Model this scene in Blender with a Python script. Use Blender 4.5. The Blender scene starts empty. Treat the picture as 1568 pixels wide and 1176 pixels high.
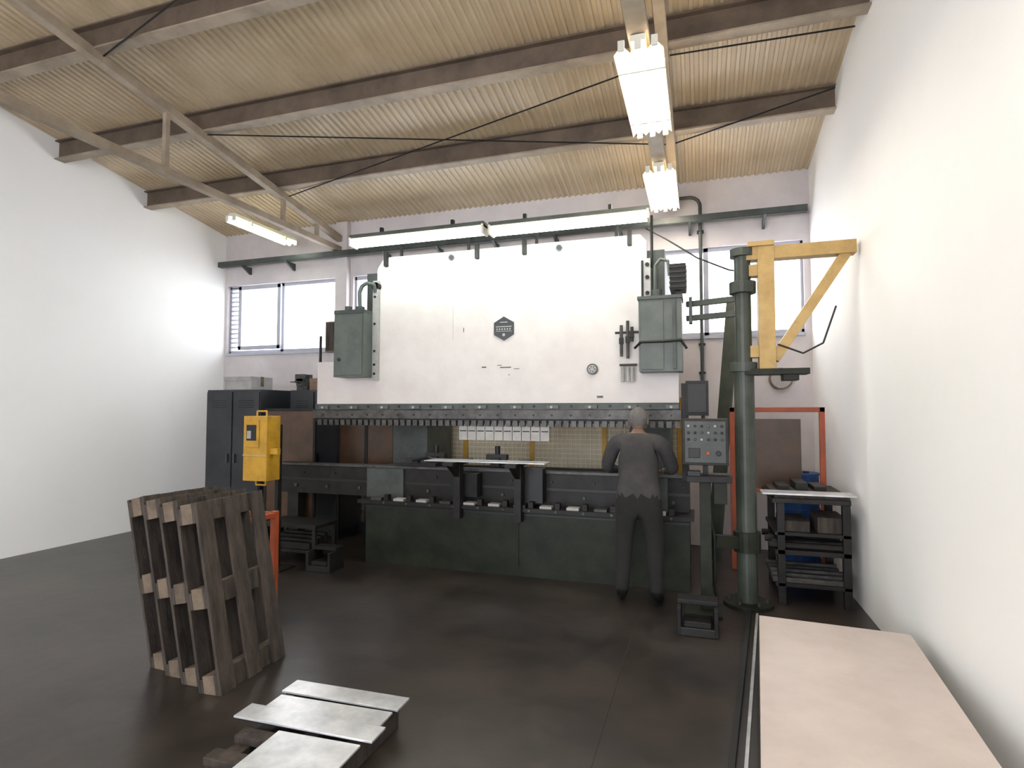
import bpy, bmesh, math, random
from mathutils import Vector, Matrix
random.seed(4)
R=math.radians
bpy.context.scene.view_settings.view_transform='Standard'
# ------------------------------------------------------------ materials
def lin(c):
    return tuple(((v/255)/12.92 if v/255<=0.04045 else ((v/255+0.055)/1.055)**2.4) for v in c)
MATS={}
def mat(name,rgb,rough=0.6,metal=0.0,var=0.25,scale=4.0,bump=0.0,rgb2=None,stretch=(1,1,1),spec=0.5):
    if name in MATS: return MATS[name]
    m=bpy.data.materials.new(name); m.use_nodes=True
    nt=m.node_tree; b=nt.nodes['Principled BSDF']
    b.inputs['Roughness'].default_value=rough; b.inputs['Metallic'].default_value=metal
    b.inputs['Specular IOR Level'].default_value=spec
    c=lin(rgb); c2=lin(rgb2) if rgb2 else tuple(x*(1-var) for x in c)
    tc=nt.nodes.new('ShaderNodeTexCoord'); mp=nt.nodes.new('ShaderNodeMapping')
    mp.inputs['Scale'].default_value=stretch
    n=nt.nodes.new('ShaderNodeTexNoise'); n.inputs['Scale'].default_value=scale
    n.inputs['Detail'].default_value=6; n.inputs['Roughness'].default_value=0.65
    r=nt.nodes.new('ShaderNodeValToRGB')
    r.color_ramp.elements[0].position=0.35; r.color_ramp.elements[1].position=0.62
    r.color_ramp.elements[0].color=(*c2,1); r.color_ramp.elements[1].color=(*c,1)
    nt.links.new(tc.outputs['Object'],mp.inputs['Vector']); nt.links.new(mp.outputs[0],n.inputs['Vector'])
    nt.links.new(n.outputs['Fac'],r.inputs[0]); nt.links.new(r.outputs[0],b.inputs['Base Color'])
    if bump:
        bp=nt.nodes.new('ShaderNodeBump'); bp.inputs['Strength'].default_value=bump; bp.inputs['Distance'].default_value=0.01
        n2=nt.nodes.new('ShaderNodeTexNoise'); n2.inputs['Scale'].default_value=scale*6; n2.inputs['Detail'].default_value=4
        nt.links.new(mp.outputs[0],n2.inputs['Vector'])
        nt.links.new(n2.outputs['Fac'],bp.inputs['Height']); nt.links.new(bp.outputs[0],b.inputs['Normal'])
    MATS[name]=m; return m
def emis(name,rgb,s):
    m=bpy.data.materials.new(name); m.use_nodes=True; nt=m.node_tree
    b=nt.nodes['Principled BSDF']; b.inputs['Base Color'].default_value=(.8,.8,.8,1)
    b.inputs['Emission Color'].default_value=(*rgb,1); b.inputs['Emission Strength'].default_value=s
    MATS[name]=m; return m
def transl(name,rgb,t=0.5):
    m=bpy.data.materials.new(name); m.use_nodes=True; nt=m.node_tree; nt.nodes.clear()
    o=nt.nodes.new('ShaderNodeOutputMaterial'); d=nt.nodes.new('ShaderNodeBsdfDiffuse'); tr=nt.nodes.new('ShaderNodeBsdfTranslucent')
    mx=nt.nodes.new('ShaderNodeMixShader'); mx.inputs[0].default_value=t
    d.inputs[0].default_value=(*lin(rgb),1); tr.inputs[0].default_value=(*lin(rgb),1)
    nt.links.new(d.outputs[0],mx.inputs[1]); nt.links.new(tr.outputs[0],mx.inputs[2]); nt.links.new(mx.outputs[0],o.inputs[0])
    MATS[name]=m; return m

M_white=mat('press_white_paint',(208,201,198),0.45,0,rgb2=(197,189,186),scale=2.2)
M_green=mat('green_machine_paint',(38,42,32),0.5,0,rgb2=(24,27,21),scale=5,spec=.25)
M_teal=mat('teal_grey_paint',(68,74,71),0.5,0,rgb2=(48,54,52),scale=5)
M_cab=mat('green_cabinet_paint',(84,92,87),0.45,0,rgb2=(68,76,72),scale=4)
M_column=mat('column_green_paint',(62,68,60),0.45,0,rgb2=(44,50,44),scale=5)
M_dsteel=mat('dark_steel',(36,34,33),0.5,0.2,rgb2=(21,20,20),scale=7,spec=.35)
M_msteel=mat('worn_steel',(82,80,78),0.45,0.4,rgb2=(50,49,49),scale=9)
M_lsteel=mat('bright_sheet_steel',(222,222,224),0.3,0.45,rgb2=(182,184,188),scale=5)
M_black=mat('black_plastic',(18,18,19),0.5,0,scale=5)
M_bwhite=mat('white_part',(165,163,160),0.5,0,scale=5)
M_yel=mat('yellow_paint',(190,146,38),0.5,0,rgb2=(160,120,32),scale=5)
M_crane=mat('crane_yellow_paint',(184,154,96),0.5,0,rgb2=(160,130,76),scale=5)
M_orange=mat('orange_paint',(165,76,42),0.5,0,scale=5)
M_amber=mat('amber_guard_panel',(82,58,40),0.35,0,rgb2=(60,43,30),scale=3)
M_wood=mat('pallet_wood',(70,61,54),0.85,0,rgb2=(38,33,30),scale=6,stretch=(3,3,.4),bump=.4)
M_woodl=mat('fresh_wood',(112,98,82),0.8,0,rgb2=(80,68,56),scale=6,bump=.3)
M_carton=mat('cardboard',(130,110,92),0.85,0,rgb2=(110,90,74),scale=5)
M_beam=mat('roof_steel_paint',(106,91,78),0.6,0,rgb2=(82,70,60),scale=3)
M_truss=mat('truss_paint',(160,146,128),0.6,0,rgb2=(130,116,100),scale=3)
M_fix=mat('fixture_enamel',(220,218,205),0.4,0,var=.1)
M_dcab=mat('dark_blue_cabinet',(46,49,54),0.5,0,rgb2=(33,36,40),scale=3)
M_blue=mat('blue_plastic',(24,70,130),0.5,0)
M_hex=mat('badge_dark',(48,50,54),0.4,0,var=.15)
M_frame=mat('window_frame_paint',(176,178,190),0.5,0,var=.1)
M_cream=mat('cream_mesh_wire',(228,220,196),0.5,0,var=.1)
M_creamp=mat('cream_infill',(190,180,156),0.6,0,var=.15)
M_trl=transl('reflector_opal',(250,242,220),.5)
M_sheetw=mat('protective_film_sheet',(204,192,186),0.4,0.0,rgb2=(186,174,168),scale=1.5)

# ------------------------------------------------------------ builder
class Obj:
    def __init__(s,name): s.n=name; s.bm=bmesh.new(); s.m=[]
    def mi(s,m):
        if m not in s.m: s.m.append(m)
        return s.m.index(m)
    def fin(s,vs,m,M=None):
        if M is not None: bmesh.ops.transform(s.bm,matrix=M,verts=vs)
        i=s.mi(m)
        fs=set()
        for v in vs:
            for f in v.link_faces: fs.add(f)
        for f in fs: f.material_index=i
        return vs
    def box(s,x0,x1,y0,y1,z0,z1,m,M=None):
        r=bmesh.ops.create_cube(s.bm,size=1)['verts']
        T=Matrix.Translation(((x0+x1)/2,(y0+y1)/2,(z0+z1)/2))@Matrix.Diagonal((abs(x1-x0),abs(y1-y0),abs(z1-z0),1))
        bmesh.ops.transform(s.bm,matrix=T,verts=r)
        return s.fin(r,m,M)
    def cyl(s,p0,p1,r,m,seg=14,r2=None,M=None):
        p0=Vector(p0);p1=Vector(p1);d=p1-p0
        v=bmesh.ops.create_cone(s.bm,cap_ends=True,segments=seg,radius1=r,radius2=r if r2 is None else r2,depth=d.length)['verts']
        q=d.to_track_quat('Z','Y').to_matrix().to_4x4()
        bmesh.ops.transform(s.bm,matrix=Matrix.Translation((p0+p1)/2)@q,verts=v)
        return s.fin(v,m,M)
    def bar(s,p0,p1,w,h,m):
        p0=Vector(p0);p1=Vector(p1);d=p1-p0
        v=bmesh.ops.create_cube(s.bm,size=1)['verts']
        q=d.to_track_quat('Y','Z').to_matrix().to_4x4()
        bmesh.ops.transform(s.bm,matrix=Matrix.Translation((p0+p1)/2)@q@Matrix.Diagonal((w,d.length,h,1)),verts=v)
        return s.fin(v,m)
    def tube(s,pts,r,m,seg=8):
        for a,b in zip(pts[:-1],pts[1:]): s.cyl(a,b,r,m,seg)
        for p in pts[1:-1]:
            v=bmesh.ops.create_icosphere(s.bm,subdivisions=1,radius=r*1.02)['verts']
            bmesh.ops.transform(s.bm,matrix=Matrix.Translation(p),verts=v); s.fin(v,m)
    def poly(s,pts,y0,y1,m,M=None):  # pts in xz, extruded along y
        a=[s.bm.verts.new((x,y0,z)) for x,z in pts]; b=[s.bm.verts.new((x,y1,z)) for x,z in pts]
        n=len(pts); s.bm.faces.new(a); s.bm.faces.new(b[::-1])
        for i in range(n): s.bm.faces.new((a[i],b[i],b[(i+1)%n],a[(i+1)%n]))
        return s.fin(a+b,m,M)
    def polyx(s,pts,x0,x1,m):  # pts in yz, extruded along x
        a=[s.bm.verts.new((x0,y,z)) for y,z in pts]; b=[s.bm.verts.new((x1,y,z)) for y,z in pts]
        n=len(pts); s.bm.faces.new(a); s.bm.faces.new(b[::-1])
        for i in range(n): s.bm.faces.new((a[i],b[i],b[(i+1)%n],a[(i+1)%n]))
        return s.fin(a+b,m)
    def done(s,bevel=0.004,smooth=False):
        bmesh.ops.recalc_face_normals(s.bm,faces=s.bm.faces)
        me=bpy.data.meshes.new(s.n); s.bm.to_mesh(me); s.bm.free()
        for m in s.m: me.materials.append(m)
        o=bpy.data.objects.new(s.n,me); bpy.context.scene.collection.objects.link(o)
        if bevel:
            b=o.modifiers.new('bevel','BEVEL'); b.width=bevel; b.segments=2; b.limit_method='ANGLE'; b.angle_limit=R(40)
        if smooth:
            for p in me.polygons: p.use_smooth=True
        return o

# ------------------------------------------------------------ room shell
XL,XR,YB,YF=-7.4,1.27,-4.0,7.5
M_wall=mat('wall_plaster',(208,201,202),0.85,0,rgb2=(193,186,188),scale=1.5,bump=.15)
M_wall2=mat('white_side_wall',(252,252,252),0.8,0,rgb2=(249,249,248),scale=1.5,bump=.03)
M_floor=mat('concrete_floor',(60,53,48),0.33,0,rgb2=(31,28,26),scale=1.1,bump=.2)
o=Obj('floor'); o.box(XL-.2,XR+.2,YB-.2,YF+.2,-.1,0,M_floor)
M_joint=mat('floor_joint',(30,28,27),0.8)
o.done(0)
def roofz(y): return 4.53+.16*(YF-y)
WIN=[(-7.35,-5.26),(-4.97,-2.1),(-1.0,1.2)]
Z0,Z1=2.57,3.68
o=Obj('wall_back')
o.box(XL,XR,YF,YF+.2,0,Z0,M_wall); o.box(XL,XR,YF,YF+.2,Z1,4.75,M_wall)
xs=[XL]+[v for w in WIN for v in w]+[XR]
for i in range(0,len(xs),2): o.box(xs[i],xs[i+1],YF,YF+.2,Z0,Z1,M_wall)
o.box(-5.22,-5.02,YF-.1,YF,0,4.5,M_wall)
o.done(0)
def sidewall(name,x0,x1):
    o=Obj(name); o.polyx([(YB,0),(YF+.2,0),(YF+.2,4.7),(YB,6.55)],x0,x1,M_wall2); o.done(0)
sidewall('wall_left',XL-.2,XL); sidewall('wall_right',XR,XR+.2)
o=Obj('wall_front')   # behind the camera, wide opening added to let in soft fill light
o.box(XL,-6.0,YB-.2,YB,0,6.5,M_wall); o.box(.9,XR,YB-.2,YB,0,6.5,M_wall); o.box(-6.0,.9,YB-.2,YB,4.2,6.5,M_wall); o.done(0)
# windows
for i,(a,b) in enumerate(WIN):
    o=Obj('window_%d'%(i+1)); y0,y1=YF+.06,YF+.12
    t=.05
    o.box(a,b,y0,y1,Z0,Z0+t,M_frame);o.box(a,b,y0,y1,Z1-t,Z1,M_frame)
    n=max(2,round((b-a)/.98)); 
    for k in range(n+1):
        x=a+(b-a)*k/n; o.box(max(a,x-.03),min(b,x+.03),y0,y1,Z0,Z1,M_frame)
    if i==0:   # opened casement + louvre blades
        x0,x1=-7.08,-6.26
        for (p,q,r_,s_) in [(x0,x0+.06,Z0+.05,Z1-.03),(x1-.06,x1,Z0+.05,Z1-.03),(x0,x1,Z0+.05,Z0+.11),(x0,x1,Z1-.09,Z1-.03)]:
            o.box(p,q,YF-.05,YF-.01,r_,s_,M_frame)
        for k in range(14):
            z=Z0+.1+k*.075; o.box(-7.35,-7.1,y0,y1,z,z+.02,M_frame)
    o.box(a,b,YF-.03,YF+.06,Z0-.04,Z0,M_frame)
    o.done(.003)

# ceiling corrugated
M_ceil=mat('corrugated_roof_sheet',(202,184,156),0.38,0,rgb2=(184,165,136),scale=1.2)
o=Obj('ceiling'); bm=o.bm; prof=[]; x=XL-.2
while x<XR+.2:
    prof+=[(x,0),(x+.036,0),(x+.044,.016),(x+.072,.016)]; x+=.08
ya,yb=YF+.25,YB-.2
va=[bm.verts.new((px,ya,roofz(ya)-pz)) for px,pz in prof]; vb=[bm.verts.new((px,yb,roofz(yb)-pz)) for px,pz in prof]
for i in range(len(prof)-1): bm.faces.new((va[i],va[i+1],vb[i+1],vb[i]))
ta=[bm.verts.new((px,ya,roofz(ya)+.08)) for px in (XL-.2,XR+.2)]; tb=[bm.verts.new((px,yb,roofz(yb)+.08)) for px in (XL-.2,XR+.2)]
bm.faces.new((ta[0],ta[1],tb[1],tb[0])); o.fin(va+vb+ta+tb,M_ceil)
o.done(0)

# purlins (I-section) parallel to wall
for yc in (6.06,4.87,3.67,2.45,1.25,0.05,-1.2,-2.5):
    zt=roofz(yc)-.025; h=.22
    o=Obj('purlin_beam')
    o.box(XL,XR,yc-.06,yc+.06,zt-.014,zt,M_beam); o.box(XL,XR,yc-.06,yc+.06,zt-h-.016,zt-h,M_truss); o.box(XL,XR,yc-.008,yc+.008,zt-h,zt-.01,M_beam)  # bottom flange gets lighter truss colour as a painted highlight
    o.done(0)
# trusses
for xc in (-5.15,-.25):
    o=Obj('roof_truss')
    zoff=.30
    def rz(y): return roofz(y)-zoff
    o.bar((xc,YF-.02,rz(YF)),(xc,YB+.1,rz(YB)),.09,.09,M_truss)
    if xc!=-.25:
        o.bar((xc,YF-.02,4.08),(xc,YB+.1,4.08),.08,.08,M_truss)
        for y in (6.85,6.15,4.4,2.6,.8,-1):
            o.bar((xc,y,4.08),(xc,y,rz(y)),.05,.05,M_truss)
    o.done(.004)
# wind-bracing rods
o=Obj('wind_bracing_rods')
def rod(x0,y0,x1,y1,d=.275): o.cyl((x0,y0,roofz(y0)-d),(x1,y1,roofz(y1)-d),.008,M_dsteel,6)
rod(-5.1,4.87,-.3,6.2);rod(-5.1,6.2,-.3,5.0);rod(-.2,4.95,1.2,5.0);rod(-.2,6.2,1.2,5.7);rod(-5.1,2.5,-.3,3.7);rod(-5.1,3.7,-.3,2.5)
o.done(0)
o=Obj('lamp_trough'); o.box(-.43,-.29,YB+.2,7.25,4.18,4.25,M_truss)
for y in (6.06,4.87,3.67,2.45,1.25): o.cyl((-.36,y,4.25),(-.36,y,roofz(y)-.26),.008,M_dsteel,6)
o.done(.004)
o=Obj('cable_tray'); z=3.98
o.box(XL+.05,XR-.05,7.28,7.36,z-.03,z-.02,M_teal);o.box(XL+.05,XR-.05,7.28,7.29,z-.03,z+.05,M_teal);o.box(XL+.05,XR-.05,7.355,7.365,z-.03,z+.05,M_teal)
x=XL+.5
while x<XR:
    if abs(x+5.12)>.2: o.polyx([(7.26,z-.03),(7.5,z-.03),(7.5,z-.14),(7.47,z-.14)],x,x+.03,M_teal)
    x+=.85
o.done(0)

# ------------------------------------------------------------ fluorescent fixtures
E_warm=emis('tube_warm',(1,.90,.77),50)
E_cool=emis('tube_greenish',(.86,1,.93),22)
def fixture_y(x,y0,y1,z,em=E_warm,w=.33,nt_=3):
    o=Obj('fluorescent_ceiling_lamp')
    o.box(x-.05,x+.05,y0,y1,z+.03,z+.075,M_fix)
    for i in range(nt_):
        cx=x+(i-(nt_-1)/2)*w/nt_
        hw=w/nt_/2
        for sg in (-1,1):
            p=[(cx,z+.03),(cx+sg*hw,z-.03),(cx+sg*hw,z-.026),(cx,z+.034)]
            o.poly(p,y0+.03,y1-.03,M_trl)
        o.cyl((cx,y0,z-.005),(cx,y1,z-.005),.018,em,10)
        for yy in (y0-.02,y1+.0): o.box(cx-.022,cx+.022,yy,yy+.02,z-.03,z+.04,M_fix)
    o.box(x-w/2,x+w/2,y0+.25,y0+.27,z-.035,z+.03,M_fix);o.box(x-w/2,x+w/2,y1-.27,y1-.25,z-.035,z+.03,M_fix)
    o.done(0)
fixture_y(-.36,3.84,5.13,4.1); fixture_y(-.36,5.94,7.16,4.1)
fixture_y(-.36,1.0,2.3,4.1); fixture_y(-.36,-1.8,-.5,4.1)  # unseen lamps added along the row to brighten ceiling and walls
fixture_y(-5.85,6.0,7.2,4.18,E_cool,.22,2); fixture_y(-5.6,.6,1.9,4.0,E_warm,.33,3)  # last lamp is out of view, added as extra light
def fixture_x(x0,x1,y,z):
    o=Obj('fluorescent_batten_lamp')
    o.box(x0,x1,y-.06,y+.06,z+.035,z+.08,M_teal)
    o.poly([(x0,z+.035),(x1,z+.035),(x1,z+.03),(x0,z+.03)],y-.08,y+.08,M_trl)
    for dy in (-.04,.035): o.cyl((x0+.02,y+dy,z-.008),(x1-.02,y+dy,z-.008),.027,E_cool,12)
    for xx in (x0,x1-.02): o.box(xx,xx+.02,y-.075,y+.07,z-.04,z+.05,M_fix)
    for xx in (x0+.35,x1-.35):
        o.bar((xx,y,z+.09),(xx,y+.42,z+.09),.03,.02,M_dsteel); o.bar((xx,y+.42,z+.10),(xx,y+.42,z-.05),.03,.02,M_dsteel)
        o.box(xx-.015,xx+.015,y-.02,y+.02,z+.08,z+.14,M_dsteel)
    o.done(0)
fixture_x(-3.46,-1.96,5.2,3.40); fixture_x(-1.91,-.4,5.2,3.38)

# ------------------------------------------------------------ press brake
o=Obj('press_brake')
pts=[(-4.17,1.72),(-.18,1.72),(-.18,2.12),(-.46,2.16),(-.46,3.27),(-.52,3.345),(-3.27,3.345),(-3.33,3.32),(-3.40,3.22),(-3.40,2.2),(-4.17,2.2)]
o.poly(pts,5.6,5.66,M_white)
for x in (-3.28,-2.2,-1.68,-.62): 
    o.box(x-.02,x+.02,5.56,5.6,3.24,3.40,M_dsteel)
for x,z in ((-2.5,3.28),(-1.32,3.28)):
    o.cyl((x,5.585,z),(x,5.6,z),.032,M_msteel,20); o.cyl((x,5.58,z),(x,5.59,z),.02,M_black,16)
o.cyl((-.99,5.58,2.05),(-.99,5.6,2.05),.055,M_msteel,24); o.cyl((-.99,5.575,2.05),(-.99,5.59,2.05),.04,M_bwhite,24)
for a in range(6): o.cyl((-.99+.025*math.cos(a),5.57,2.05+.025*math.sin(a)),(-.99+.025*math.cos(a),5.58,2.05+.025*math.sin(a)),.006,M_black,8)
hx,hz=-1.905,2.49
def hexp(r): return [(hx+r*math.sin(R(60*i)),hz+r*math.cos(R(60*i))) for i in range(6)]
o.poly(hexp(.125),5.588,5.6,M_hex); 
o.box(hx-.085,hx+.085,5.584,5.59,hz+.014,hz+.024,M_bwhite); o.box(hx-.085,hx+.085,5.584,5.59,hz-.032,hz-.026,M_bwhite)
for i in range(6): o.box(hx-.08+i*.028,hx-.066+i*.028,5.584,5.59,hz-.016,hz+.003,M_bwhite)
o.box(hx-.04,hx+.04,5.584,5.59,hz+.06,hz+.07,M_bwhite); o.cyl((hx,5.584,hz-.065),(hx,5.59,hz-.065),.016,M_bwhite,12)
for x,z,w,h in ((-2.15,2.09,.05,.012),(-1.95,2.085,.12,.01),(-1.98,2.11,.05,.006),(-1.8,2.07,.06,.006),(-2.36,2.47,.008,.05),(-.95,1.77,.06,.02),(-1.86,2.01,.02,.006)):
    o.box(x,x+w,5.597,5.6,z,z+h,M_msteel)
o.box(-2.48,-2.476,5.598,5.6,2.4,2.75,M_bwhite)
o.box(-4.17,-.18,5.57,5.72,1.655,1.72,M_teal)
o.box(-4.19,-.16,5.55,5.72,1.56,1.65,M_msteel)
o.box(-4.17,-.18,5.58,5.70,1.52,1.56,M_dsteel)
x=-4.12
while x<-.2:
    o.box(x,x+.05,5.55,5.6,1.485,1.545,M_msteel); x+=.075
x=-4.05; i=0
while x<-.2:
    if i%2==0: o.box(x-.05,x+.07,5.54,5.57,1.665,1.70,M_cab); o.cyl((x+.0,5.53,1.68),(x,5.54,1.68),.014,M_bwhite,10)
    else: o.cyl((x,5.555,1.69),(x,5.57,1.69),.012,M_black,8)
    o.cyl((x,5.54,1.6),(x,5.55,1.6),.01,M_black,8)
    x+=.19; i+=1
x=-2.40
while x<-1.45:
    o.poly([(x,1.5),(x+.092,1.5),(x+.092,1.34),(x,1.34)],5.59,5.63,M_bwhite)
    o.box(x+.01,x+.082,5.585,5.6,1.43,1.44,M_dsteel); x+=.098
for x0,x1 in ((-3.58,-3.12),(-.72,-.30)):
    o.polyx([(5.72,1.0),(5.72,0),(7.0,0),(7.0,3.2),(5.68,3.2),(5.68,1.72),(6.3,1.72),(6.3,1.0)],x0,x1,M_teal)
o.box(-4.78,-.1,5.75,5.95,.68,1.0,M_dsteel); o.box(-4.80,-.08,5.73,5.86,1.0,1.03,M_dsteel); o.box(-4.80,-.08,5.725,5.73,1.005,1.03,M_msteel)
o.box(-4.78,-.1,5.742,5.76,.83,.86,M_black)
for k in range(11): x=-4.55+k*.43; o.cyl((x,5.73,.77),(x,5.75,.77),.018,M_msteel,10); o.cyl((x+.1,5.73,.92),(x+.1,5.75,.92),.012,M_black,8)
for k in range(5): x=-4.1+k*.8; o.box(x,x+.006,5.745,5.75,.68,1.0,M_black)
o.box(-3.48,-.1,5.55,5.95,0.0,.64,M_green); o.box(-3.56,-.06,5.50,5.95,.64,.68,M_dsteel)
o.box(-3.48,-.1,5.545,5.56,.60,.62,M_black)
x=-3.4;i=0
while x<-.2:
    o.box(x,x+.12,5.52,5.62,.68,.705,M_bwhite if i%3 else M_msteel); o.box(x+.15,x+.2,5.53,5.6,.68,.74,M_dsteel)
    o.cyl((x+.17,5.49,.66),(x+.17,5.5,.66),.014,M_msteel,8); x+=.27;i+=1
o.box(-1.75,-1.73,5.54,5.55,.1,.6,M_green)
o.box(-4.7,-4.55,5.78,5.92,0,.68,M_dsteel)
for x0 in (-2.40,-1.75):
    o.box(x0,x0+.07,5.45,5.55,.55,1.10,M_dsteel); o.box(x0-.02,x0+.09,5.22,5.78,1.10,1.135,M_dsteel)
    o.polyx([(5.24,1.10),(5.5,1.10),(5.5,.94)],x0+.01,x0+.06,M_dsteel)
o.box(-2.5,-2.2,5.6,5.74,.75,.99,M_dsteel)
o.box(-1.70,-1.50,5.6,5.74,.72,1.06,M_black)
for x in (-2.9,-2.15):
    o.box(x-.05,x+.05,6.0,6.3,1.03,1.12,M_black); o.box(x-.12,x+.12,6.05,6.12,1.10,1.16,M_black); o.cyl((x,6.1,1.1),(x,6.1,1.25),.03,M_black)
o.box(-3.15,-2.75,5.76,5.84,1.03,1.07,M_dsteel); o.box(-3.1,-2.95,5.72,5.8,1.07,1.12,M_black); o.tube([(-3.0,5.7,1.1),(-2.8,5.68,1.14),(-2.7,5.7,1.1)],.015,M_black)
o.box(-3.1,-.8,6.35,6.45,.9,1.0,M_dsteel)
o.box(-3.42,-3.36,5.54,5.6,1.98,3.08,M_bwhite)
o.cyl((-3.39,5.54,3.02),(-3.39,5.6,3.02),.045,M_dsteel)
for z in (2.05,2.15,2.3,2.6,2.9): o.cyl((-3.39,5.53,z),(-3.39,5.54,z),.014,M_dsteel,8)
o.box(-3.80,-3.42,5.38,5.66,2.01,2.70,M_cab); o.box(-3.78,-3.44,5.365,5.38,2.03,2.68,M_cab)
o.box(-3.80,-3.42,5.37,5.66,2.70,2.74,M_teal)
o.cyl((-3.72,5.36,2.2),(-3.72,5.35,2.2),.02,M_black,8)
o.cyl((-3.55,5.5,2.74),(-3.55,5.5,2.79),.05,M_teal); o.cyl((-3.7,5.5,2.74),(-3.7,5.5,2.8),.04,M_teal)
o.tube([(-3.55,5.5,2.74),(-3.56,5.5,2.95),(-3.53,5.5,3.02),(-3.47,5.5,3.05),(-3.39,5.52,3.03),(-3.39,5.55,2.95)],.022,M_cab)
o.box(-.52,-.14,5.36,5.66,2.0,2.66,M_cab); o.box(-.50,-.30,5.345,5.36,2.02,2.64,M_cab); o.box(-.53,-.13,5.34,5.66,2.66,2.69,M_teal)
o.box(-.52,-.14,5.335,5.35,2.26,2.275,M_black); o.box(-.22,-.19,5.335,5.36,2.02,2.64,M_teal)
o.box(-.50,-.42,5.5,5.6,2.69,3.08,M_bwhite); o.box(-.505,-.485,5.49,5.5,2.7,3.06,M_dsteel)
for z in (2.75,2.9,3.02): o.cyl((-.45,5.49,z),(-.45,5.5,z),.02,M_dsteel,8)
o.box(-.24,-.10,5.38,5.6,2.74,2.98,M_dsteel)
for k in range(5): o.box(-.245,-.095,5.37,5.61,2.76+k*.045,2.775+k*.045,M_black)
o.box(-.20,-.14,5.45,5.55,2.69,2.74,M_black)
o.cyl((-.36,5.5,2.69),(-.36,5.5,2.77),.05,M_teal); o.tube([(-.38,5.5,2.69),(-.38,5.5,3.0),(-.33,5.5,3.06),(-.26,5.5,3.04),(-.25,5.5,2.9)],.014,M_cab)
o.cyl((-.41,5.55,3.0),(-.41,5.55,3.5),.014,M_dsteel,8)
o.tube([(-.56,5.38,2.22),(-.5,5.33,2.27),(-.3,5.33,2.27),(-.15,5.33,2.28),(-.1,5.36,2.2)],.012,M_black)
o.box(-.76,-.54,5.53,5.56,2.38,2.40,M_dsteel)
for x,z0,z1 in ((-.70,2.16,2.46),(-.64,2.14,2.5),(-.60,2.30,2.44)):
    o.cyl((x,5.53,z0),(x,5.53,z1),.016,M_msteel,8); o.box(x-.02,x+.02,5.51,5.55,(z0+z1)/2-.03,(z0+z1)/2+.03,M_dsteel)
for x in (-.69,-.64,-.60): o.cyl((x,5.53,1.92),(x,5.53,2.06),.018,M_bwhite,8)
o.box(-.72,-.56,5.53,5.57,2.07,2.09,M_dsteel)
o.box(-.12,.08,5.55,5.75,1.60,1.92,M_dsteel); o.box(-.10,.06,5.54,5.55,1.63,1.89,M_black)
o.box(-.16,-.1,5.58,5.72,1.0,1.9,M_dsteel)
o.done(.003)

o=Obj('sheet_metal_blank'); o.box(-2.66,-1.40,5.30,5.56,1.137,1.143,M_lsteel); o.done(0)

# ------------------------------------------------------------ rear mesh fence
o=Obj('safety_mesh_fence')
fx0,fx1,fy,fz0,fz1=-4.9,-.2,7.15,.2,1.75
x=fx0
while x<fx1: o.box(x,x+.008,fy,fy+.008,fz0,fz1,M_cream); x+=.06
z=fz0
while z<fz1: o.box(fx0,fx1,fy,fy+.008,z,z+.008,M_cream); z+=.06
o.box(fx0,fx1,fy+.012,fy+.018,fz0,fz1,M_creamp)
for x in (-4.9,-3.95,-3.0,-2.08,-1.15,-.25): o.box(x,x+.06,fy-.02,fy+.04,0,1.8,M_yel)
o.box(fx0,fx1,fy-.01,fy+.03,1.72,1.77,M_yel); o.box(fx0,fx1,fy-.01,fy+.03,.2,.24,M_yel)
o.done(0)
o=Obj('amber_guard_screen')
o.box(-5.2,-4.87,5.98,6.0,.3,1.64,M_amber);o.box(-4.87,-4.5,5.98,6.0,.3,1.64,M_amber)
for x in (-5.22,-4.5): o.box(x,x+.03,5.97,6.01,0,1.67,M_dsteel)
o.box(-5.2,-4.5,5.97,6.01,1.64,1.67,M_dsteel); o.box(-5.2,-4.5,5.97,6.01,.28,.31,M_dsteel); o.done(.002)
o=Obj('amber_guard_screen')
for a,b in ((-4.42,-4.05),(-4.0,-3.62)): o.box(a,b,6.4,6.42,.6,1.6,M_amber)
for x in (-4.45,-4.04,-3.64): o.box(x,x+.04,6.39,6.43,0,1.63,M_dsteel)
o.done(.002)

# ------------------------------------------------------------ yellow light-guard housing
o=Obj('yellow_safety_light_curtain')
x0,x1,y0,y1,z0,z1=-4.46,-4.17,4.8,5.0,.93,1.59
o.box(x0,x1,y0,y1,z0,z1,M_yel); o.box(x0+.03,x0+.20,y0-.012,y0,1.27,1.55,M_yel); 
o.box(x0+.05,x0+.17,y0-.018,y0-.01,1.34,1.50,M_black); o.box(x0+.06,x0+.11,y0-.022,y0-.016,1.36,1.44,M_bwhite)
o.box(x1,x1+.09,y0+.05,y0+.10,1.20,1.26,M_yel); o.box(x0-.0,x1,y0-.01,y0,1.18,1.20,M_crane)
o.tube([(x0+.08,4.9,z1),(x0+.08,4.9,z1+.05),(x0+.2,4.9,z1+.05),(x0+.2,4.9,z1)],.01,M_yel)
o.tube([(x0+.08,4.9,z0),(x0+.08,4.9,z0-.05),(x0+.2,4.9,z0-.05),(x0+.2,4.9,z0)],.01,M_yel)
o.box(x1-.06,x1-.02,5.0,5.06,.0,1.5,M_dsteel); o.box(x1-.2,x1+.1,4.9,5.15,0,.02,M_dsteel)
o.done(.006)

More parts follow.
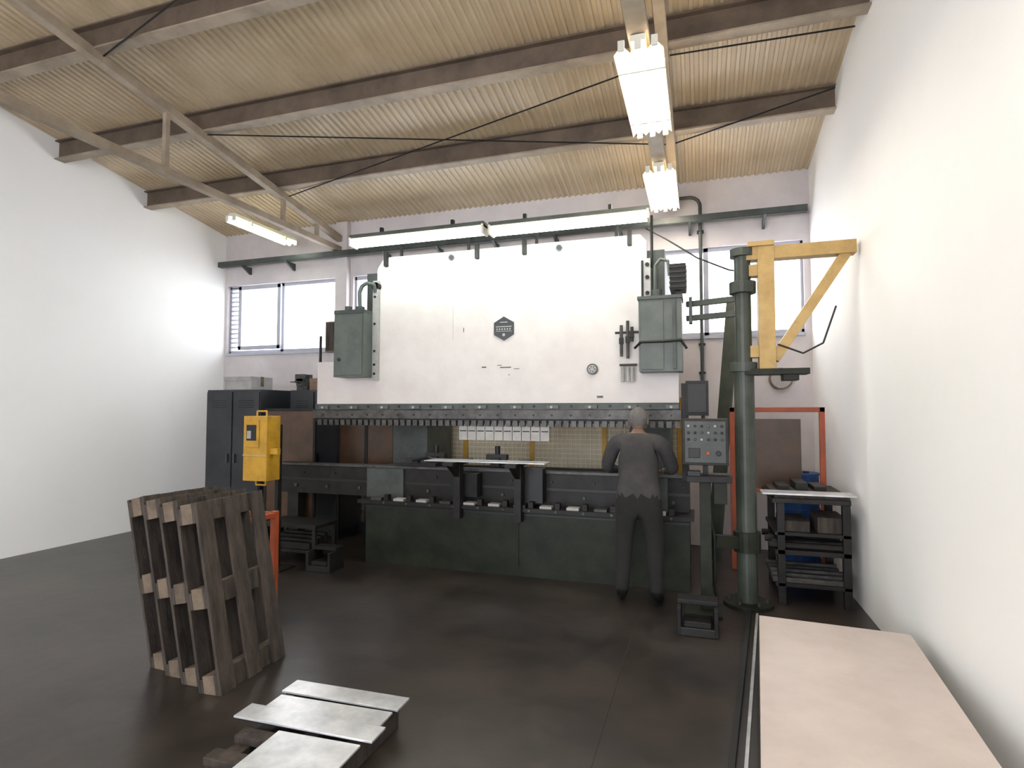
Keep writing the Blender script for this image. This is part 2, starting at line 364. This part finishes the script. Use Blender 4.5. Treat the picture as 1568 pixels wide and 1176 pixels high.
def cabinet(x0,x1,y0,y1,z,m,doors=2):
    o=Obj('tool_cabinet'); o.box(x0,x1,y0+.02,y1,.08,z,m); o.box(x0+.03,x1-.03,y0+.05,y1,0,.08,M_black)
    w=(x1-x0)/doors
    for i in range(doors):
        o.box(x0+i*w+.012,x0+(i+1)*w-.012,y0,y0+.02,.1,z-.03,m); hx_=x0+i*w+(w-.06 if i%2==0 else .06)
        o.box(hx_-.01,hx_+.01,y0-.03,y0,z*.5,z*.5+.12,M_msteel)
        for k in range(4): o.box(x0+i*w+.1,x0+(i+1)*w-.1,y0-.004,y0,z-.15-k*.03,z-.14-k*.03,M_black)
    o.done(.004)
cabinet(-6.3,-5.42,6.1,6.7,1.92,M_dcab); cabinet(-5.28,-4.5,6.5,7.05,1.92,M_dcab)
def carton(x0,x1,y0,y1,z0,z1,m=M_carton):
    o=Obj('cardboard_box'); o.box(x0,x1,y0,y1,z0,z1,m); o.box(x0-.003,x1+.003,(y0+y1)/2-.03,(y0+y1)/2+.03,z0+.05,z1+.003,M_woodl)
    o.box(x0,x1,y0-.01,y0,z1-.06,z1,m); o.done(.004)
carton(-5.0,-4.55,6.55,6.95,1.92,2.08); carton(-6.1,-5.65,6.2,6.6,1.92,2.10,M_bwhite)
o=Obj('bench_vise')
o.box(-5.25,-5.08,6.6,6.8,1.92,1.98,M_msteel); o.box(-5.22,-5.11,6.55,6.85,1.98,2.08,M_teal); o.box(-5.24,-5.09,6.55,6.6,2.04,2.14,M_msteel);o.box(-5.24,-5.09,6.68,6.73,2.04,2.14,M_msteel)
o.cyl((-5.16,6.45,2.03),(-5.16,6.6,2.03),.015,M_msteel);o.cyl((-5.24,6.46,2.03),(-5.08,6.46,2.03),.008,M_msteel); o.done(.003)
o=Obj('wall_notice_box'); o.box(-5.33,-5.10,7.33,7.40,2.52,2.98,M_carton); o.box(-5.31,-5.12,7.32,7.33,2.54,2.96,M_wood); o.done(.003)
o=Obj('wall_post_rod'); o.cyl((-5.35,7.25,0),(-5.35,7.25,2.75),.02,M_dsteel); o.box(-5.41,-5.29,7.19,7.31,0,.02,M_dsteel); o.done(.002)

def pedal(px,py):
    o=Obj('foot_pedal_unit'); M=Matrix.Translation((px,py,0))
    o.box(0,.25,0,.25,0,.06,M_black,M)
    o.box(.03,.22,.02,.2,.06,.10,M_dsteel,M)
    o.box(-.02,.01,0,.25,0,.2,M_dsteel,M);o.box(.24,.27,0,.25,0,.2,M_dsteel,M);o.box(-.02,.27,.1,.25,.2,.23,M_dsteel,M)
    o.tube([(px+.13,py+.22,.06),(px+.2,py+.3,.02),(px+.1,py+.38,.02)],.014,M_black)
    o.done(.004)
pedal(-3.85,5.05); pedal(-.16,4.48)
o=Obj('die_storage_rack')
for x in (-4.6,-3.95):
    for y in (5.25,5.6): o.box(x,x+.04,y,y+.04,0,.42,M_dsteel)
o.box(-4.62,-3.9,5.24,5.65,.38,.42,M_dsteel); o.box(-4.62,-3.9,5.24,5.65,.12,.15,M_dsteel)
for i in range(4): o.box(-4.55,-4.0,5.28+i*.09,5.33+i*.09,.15,.22+.02*i,M_dsteel)
o.done(.003)

# ------------------------------------------------------------ jib crane
o=Obj('jib_crane')
cx,cy=.37,5.35; MC=M_column
o.cyl((cx,cy,0),(cx,cy,.03),.2,M_green,24); o.cyl((cx,cy,.03),(cx,cy,2.02),.082,MC,24)
o.cyl((cx,cy,1.98),(cx,cy,2.06),.11,MC,24); o.cyl((cx,cy,2.05),(cx,cy,3.0),.068,MC,20)
o.cyl((cx,cy,2.66),(cx,cy,2.76),.11,MC,24); o.cyl((cx,cy,2.98),(cx,cy,3.05),.10,MC,24)
for a in range(6): 
    c,s=math.cos(a*math.pi/3),math.sin(a*math.pi/3)
    o.cyl((cx+.15*c,cy+.15*s,.03),(cx+.15*c,cy+.15*s,.06),.015,M_msteel,8)
o.box(cx,cx+.5,cy-.10,cy+.10,1.95,2.0,M_green); o.box(cx+.3,cx+.42,cy-.08,cy+.08,1.9,1.95,M_dsteel)
o.box(cx+.12,cx+.25,cy-.07,cy+.07,2.0,3.05,M_crane); o.box(cx-.02,XR-.03,cy-.06,cy+.06,2.94,3.05,M_crane); o.box(cx+.04,cx+.25,cy-.09,cy+.09,3.05,3.09,M_crane)
o.bar((cx+.24,cy,2.08),(cx+.80,cy,2.95),.09,.08,M_crane)
o.box(cx+.05,cx+.12,cy-.05,cy+.05,2.1,2.2,M_crane); o.box(cx+.05,cx+.12,cy-.05,cy+.05,2.8,2.9,M_crane)
o.bar((cx-.05,cy,2.62),(-.1,5.5,2.62),.04,.05,MC); o.bar((cx-.05,cy,2.49),(-.1,5.5,2.49),.04,.05,MC); o.box(-.08,-.05,5.45,5.55,2.44,2.68,MC)
o.tube([(cx+.26,cy-.1,2.2),(cx+.45,cy-.1,2.12),(cx+.6,cy-.1,2.2),(cx+.7,cy-.1,2.5)],.008,M_black)
o.bar((cx,cy,.52),(.10,5.16,.56),.07,.10,M_green); o.cyl((cx,cy,.45),(cx,cy,.62),.11,M_green,20)
o.done(.004)
o=Obj('control_panel_stand')
o.box(-.01,.08,5.0,5.1,.03,1.1,M_green); o.box(-.14,.15,4.9,5.2,0,.03,M_green); o.box(-.11,.24,4.9,5.2,1.07,1.12,M_dsteel)
o.box(-.14,.22,4.98,5.16,1.20,1.58,M_dsteel); o.box(-.12,.20,4.972,4.98,1.22,1.56,M_teal); o.box(.02,.06,5.02,5.12,1.1,1.2,M_dsteel)
for r_ in range(3):
    for c_ in range(6):
        x=-.09+c_*.052; z=1.52-r_*.055
        o.cyl((x,4.955,z),(x,4.975,z),.011,[M_bwhite,M_black,M_dsteel,M_msteel][(r_+c_)%4],10)
o.box(-.09,-.0,4.965,4.975,1.26,1.34,M_black); o.cyl((.06,4.95,1.3),(.06,4.975,1.3),.016,M_orange,14); o.cyl((.14,4.95,1.3),(.14,4.975,1.3),.02,M_black,14)
o.box(-.10,.0,4.88,4.98,1.12,1.16,M_black); o.box(.1,.2,4.92,5.0,.9,1.07,M_green); o.tube([(.05,5.12,.9),(.10,5.13,.6),(.1,5.13,.2),(.12,5.13,.05)],.014,M_black)
o.done(.004)

o=Obj('orange_guard_rail')
o.box(.3,1.2,6.5,6.55,1.63,1.68,M_orange); o.box(1.15,1.2,6.5,6.55,0,1.68,M_orange); o.box(.3,.35,6.5,6.55,0,1.68,M_orange); o.box(.35,1.15,6.51,6.54,.8,.84,M_orange)
o.box(.35,.98,6.52,6.53,.84,1.56,M_amber); o.done(.004)
o=Obj('leaning_steel_plate'); 
o.bar((.12,6.7,0.02),(.40,7.25,2.98),.16,.02,MC); o.done(.003)
o=Obj('wall_conduit')
pp=[(-.27,7.42,4.30)]+[(-.08+.12*math.sin(R(a)),7.42,4.18+.12*math.cos(R(a))) for a in (0,25,50,75,90)]+[(.04,7.42,1.2)]
o.tube(pp,.022,M_teal); 
for z in (2.1,2.45,3.85): o.box(0,.08,7.40,7.5,z,z+.02,M_dsteel)
o.tube([(-.6,7.22,3.9),(-.35,7.15,3.72),(.0,7.1,3.45),(.35,7.1,3.28),(.6,7.2,3.25)],.01,M_black)
o.done(0)
o=Obj('wall_gauge'); o.cyl((.92,7.44,2.02),(.92,7.5,2.02),.13,M_carton,28); o.cyl((.92,7.43,2.02),(.92,7.44,2.02),.11,M_bwhite,28); o.box(.915,.925,7.425,7.43,2.02,2.1,M_black); o.box(.92,.97,7.425,7.43,2.015,2.025,M_black); o.done(0)

o=Obj('bar_stock_rack')
bx0,bx1=.62,1.18
for x in (bx0,bx1-.06):
    for y in (5.45,6.15): o.box(x,x+.06,y,y+.06,0,.86,M_dsteel)
o.box(.58,bx1,5.42,6.25,.86,.90,M_dsteel); o.box(.6,bx1,5.45,6.2,.42,.46,M_dsteel); o.box(.6,bx1,5.45,6.2,.15,.18,M_dsteel)
for i in range(7):
    o.cyl((.55+.04*(i%3),5.5+i*.09,.49),(bx1-.02,5.5+i*.09,.49),.03,M_msteel if i%2 else M_dsteel,10)
    o.box(.58,bx1-.02,5.48+i*.09,5.53+i*.09,.18,.22+.015*(i%3),M_msteel)
for i in range(2): o.box(.66+i*.28,.88+i*.28,5.5,5.9,.61,.70+.04*(i%2),M_wood)
o.box(.6,bx1,5.45,6.2,.58,.61,M_dsteel)
o.box(.5,1.22,5.40,5.62,.93,.945,M_lsteel); o.box(.6,bx1,5.45,6.2,.90,.93,M_wood)
for i in range(3): o.box(.66+.15*i,.76+.15*i,5.75,6.1,.93,.97+.03*(i%2),M_dsteel)
o.done(.003)
o=Obj('blue_drum'); o.cyl((1.0,6.9,0),(1.0,6.9,.98),.2,M_blue,28)
for z in (.02,.3,.6,.97): o.cyl((1.0,6.9,z-.012),(1.0,6.9,z+.012),.208,M_blue,28)
o.cyl((1.07,6.85,.98),(1.07,6.85,1.0),.03,M_black,12); o.done(.003)

def rotbox(o,px,py,ang,x0,x1,y0,y1,z0,z1,m):
    o.box(x0,x1,y0,y1,z0,z1,m,Matrix.Translation((px,py,0))@Matrix.Rotation(ang,4,'Z'))
o=Obj('sheet_stack_on_skid'); A=R(-5); W=.84
for k in range(3): rotbox(o,.355,4.18,A,.03,W-.04,-2.6+k*1.1,-2.48+k*1.1,0,.1,M_wood)
for k in range(3): rotbox(o,.355,4.18,A,.05+k*.32,.15+k*.32,-2.62,-.02,.1,.18,M_wood)
rotbox(o,.355,4.18,A,.0,W,-2.65,0,.18,.285,M_dsteel)
for k in range(4): rotbox(o,.355,4.18,A,-.004,W+.004,-2.654,.004,.195+k*.025,.2+k*.025,M_msteel)
rotbox(o,.355,4.18,A,.0,W,-2.65,0,.285,.30,M_sheetw); o.done(.002)
o=Obj('floor_steel_strip'); o.bar((.42,5.12,.006),(.08,2.0,.006),.018,.012,M_lsteel); o.bar((.36,5.1,.02),(.02,2.0,.02),.03,.04,M_black); o.done(.001)
o=Obj('floor_expansion_joint'); o.box(-.5,-.496,-1,5.0,-.001,.0006,M_joint); o.done(0)

def strip(x0,x1,y0,y1,z,ang=0):
    o=Obj('steel_sheet_strip'); M=Matrix.Translation(((x0+x1)/2,(y0+y1)/2,z))@Matrix.Rotation(ang,4,'Z')
    w=(x1-x0)/2;d=(y1-y0)/2; o.box(-w,w,-d,d,0,.01,M_lsteel,M); 
    o.box(-w+.02,w-.02,-d+.01,d-.01,-.012,-.002,M_dsteel,M); o.done(.001)
strip(-2.15,-1.46,2.63,2.76,.14,R(1)); strip(-2.12,-1.47,2.47,2.60,.14,R(2)); strip(-2.18,-1.42,2.325,2.45,.155,R(1)); strip(-1.89,-1.46,1.85,2.31,.14,R(2))
o=Obj('wooden_skid')
for y in (1.9,2.1,2.28,2.53,2.7): o.box(-2.1,-1.5,y-.04,y+.04,.09,.125,M_wood)
for x in (-2.05,-1.8,-1.56): o.box(x-.04,x+.04,1.86,2.76,0,.09,M_wood)
o.done(.003)

def pallet(px,py,lean,ang,s=1):
    o=Obj('wooden_pallet')
    M=Matrix.Translation((px,py,0))@Matrix.Rotation(ang,4,'Z')@Matrix.Rotation(lean,4,'Y')
    H=1.12; W=.58
    for k in range(3):
        y=-W/2+k*(W-.12)/2; o.box(-.02,0,y,y+.12,0,H,M_wood,M)
    for k in range(3):
        z=[0,H/2-.06,H-.12][k]; o.box(-.04,-.02,-W/2,W/2,z,z+.12,M_wood,M)
        for y in (-W/2,-.06,W/2-.12): o.box(-.12,-.04,y,y+.12,z,z+.12,M_woodl,M)
        o.box(-.14,-.12,-W/2,W/2,z,z+.1,M_wood,M)
    for y in (-W/2,W/2-.1): o.box(-.16,-.14,y,y+.1,0,H,M_wood,M)
    o.done(.003)
for i in range(4): pallet(-2.66-i*.18,3.01+.05*i,R(-11-1.0*i),R(3-2*i))
o=Obj('orange_rack_frame')
for x in (-3.42,-3.95):
    for y in (3.65,4.05): o.box(x-.025,x+.025,y-.025,y+.025,0,.8,M_orange)
for z in (.2,.75):
    for y in (3.65,4.05): o.box(-3.95,-3.42,y-.02,y+.02,z,z+.04,M_orange)
    for x in (-3.42,-3.95): o.box(x-.02,x+.02,3.65,4.05,z,z+.04,M_orange)
o.done(.003)

# ------------------------------------------------------------ worker
M_shirt=mat('worker_shirt',(66,64,64),0.95,0,rgb2=(54,53,54),scale=6,bump=.3)
M_trou=mat('worker_trousers',(36,36,35),0.95,0,rgb2=(28,28,27),scale=6,bump=.3)
M_skin=mat('skin',(128,102,88),0.6,0,var=.08); M_hair=mat('grey_hair',(104,102,100),0.8,0,var=.3,scale=40,bump=.5)
M_shoe=mat('shoe_leather',(22,21,20),0.5)
emp=bpy.data.objects.new('machine_operator',None); bpy.context.scene.collection.objects.link(emp); emp.location=(-.51,5.10,0)
def skinned(name,verts,edges,rad,root,sub=2):
    me=bpy.data.meshes.new(name); me.from_pydata(verts,edges,[]); ob=bpy.data.objects.new(name,me); bpy.context.scene.collection.objects.link(ob)
    sk=ob.modifiers.new('s','SKIN'); sk.use_smooth_shade=True
    for i,r in enumerate(rad):
        v=me.skin_vertices[0].data[i]; v.radius=r if isinstance(r,tuple) else (r,r); v.use_root=(i==root)
    ss=ob.modifiers.new('u','SUBSURF'); ss.levels=sub; ss.render_levels=sub
    dg=bpy.context.evaluated_depsgraph_get(); dg.update(); nm=bpy.data.meshes.new_from_object(ob.evaluated_get(dg)); bpy.data.objects.remove(ob)
    nm.materials.clear()
    for p in nm.polygons: p.use_smooth=True
    r=bpy.data.objects.new(name,nm); bpy.context.scene.collection.objects.link(r); r.parent=emp; return r
V=[(0,0,.92),(0,0,1.06),(0,.01,1.24),(0,.0,1.37),(0,.01,1.44),(0,.03,1.50)]; E=[(0,1),(1,2),(2,3),(3,4),(4,5)]
RD=[(.185,.135),(.175,.13),(.20,.14),(.14,.10),(.062,.062),(.055,.055)]
for s in (-1,1):
    b=len(V); V+=[(s*.11,0,.82),(s*.13,.02,.47),(s*.145,-.02,.10),(s*.155,.06,.05),(s*.165,.16,.04)]
    RD+=[(.11,.11),(.078,.078),(.06,.06),(.048,.042),(.045,.036)]; E+=[(0,b),(b,b+1),(b+1,b+2),(b+2,b+3),(b+3,b+4)]
    b=len(V); V+=[(s*.20,0,1.37),(s*.29,.10,1.14),(s*.23,.36,1.10),(s*.20,.47,1.085),(s*.18,.53,1.075)]
    RD+=[(.08,.08),(.058,.058),(.036,.036),(.03,.024),(.038,.018)]; E+=[(3,b),(b,b+1),(b+1,b+2),(b+2,b+3),(b+3,b+4)]
body=skinned('body',V,E,RD,0)
for m in (M_shirt,M_trou,M_skin,M_shoe): body.data.materials.append(m)
for p in body.data.polygons:
    c=p.center
    if c.z<.11 : k=3
    elif c.z<.92 and abs(c.x)<.25: k=1
    elif c.z>1.45: k=2
    elif c.y>.42: k=2
    else: k=0
    p.material_index=k
for s in (-1,1):
    fi=0
    for dx,L in ((-.030,.068),(-.010,.078),(.010,.074),(.030,.058)):
        f=skinned('finger_%s_%d'%('l' if s<0 else 'r',fi),[(s*.18+dx,.535,1.075),(s*.18+dx*1.1,.535+L*.45,1.078),(s*.18+dx*1.15,.535+L*.8,1.068),(s*.18+dx*1.15,.535+L,1.055)],[(0,1),(1,2),(2,3)],[.009,.009,.008,.007],0,1)
        f.data.materials.append(M_skin); fi+=1
    f=skinned('thumb_%s'%('l' if s<0 else 'r'),[(s*.155,.49,1.08),(s*.13,.515,1.075),(s*.118,.55,1.065)],[(0,1),(1,2)],[.012,.010,.008],0,1); f.data.materials.append(M_skin)
def ell(name,c,r,m,cut=None):
    bm=bmesh.new(); bmesh.ops.create_uvsphere(bm,u_segments=28,v_segments=18,radius=1)
    for v in bm.verts:
        x,y,z=v.co
        if name=='head':
            if z<0: x*=1+z*.28; y*=1+z*.10
            if y>0 and z<.1 and z>-.25 and abs(x)<.22: y+=.16*(1-abs(x)/.22)
        v.co=Vector((x*r[0]+c[0],y*r[1]+c[1],z*r[2]+c[2]))
    if cut: bmesh.ops.delete(bm,geom=[v for v in bm.verts if cut(v.co)],context='VERTS')
    me=bpy.data.meshes.new(name); bm.to_mesh(me); bm.free(); me.materials.append(m)
    for p in me.polygons:p.use_smooth=True
    ob=bpy.data.objects.new(name,me); bpy.context.scene.collection.objects.link(ob); ob.parent=emp; return ob
ell('head',(0,.045,1.555),(.075,.095,.112),M_skin)
ell('hair',(0,.032,1.572),(.082,.098,.108),M_hair,cut=lambda c:(c.y>.075 and c.z<1.62) or c.z<1.51)
for s in (-1,1):
    ell('ear_%d'%s,(s*.08,.04,1.55),(.010,.02,.032),M_skin); ell('eye_%d'%s,(s*.03,.128,1.565),(.012,.008,.008),M_bwhite); ell('pupil_%d'%s,(s*.03,.134,1.565),(.005,.004,.005),M_black)
ell('mouth',(0,.13,1.495),(.024,.008,.006),mat('lips',(140,80,74),.6))

# ------------------------------------------------------------ world + camera
w=bpy.data.worlds.new('sky'); bpy.context.scene.world=w; w.use_nodes=True
bg=w.node_tree.nodes['Background']; bg.inputs[0].default_value=(.93,.95,1,1); bg.inputs[1].default_value=6.5
cam=bpy.data.cameras.new('camera'); cam.lens=20.27; cam.sensor_width=36; co=bpy.data.objects.new('camera',cam); bpy.context.scene.collection.objects.link(co)
co.location=(0,0,1.65); co.rotation_euler=(R(92.6),0,R(18)); bpy.context.scene.camera=co
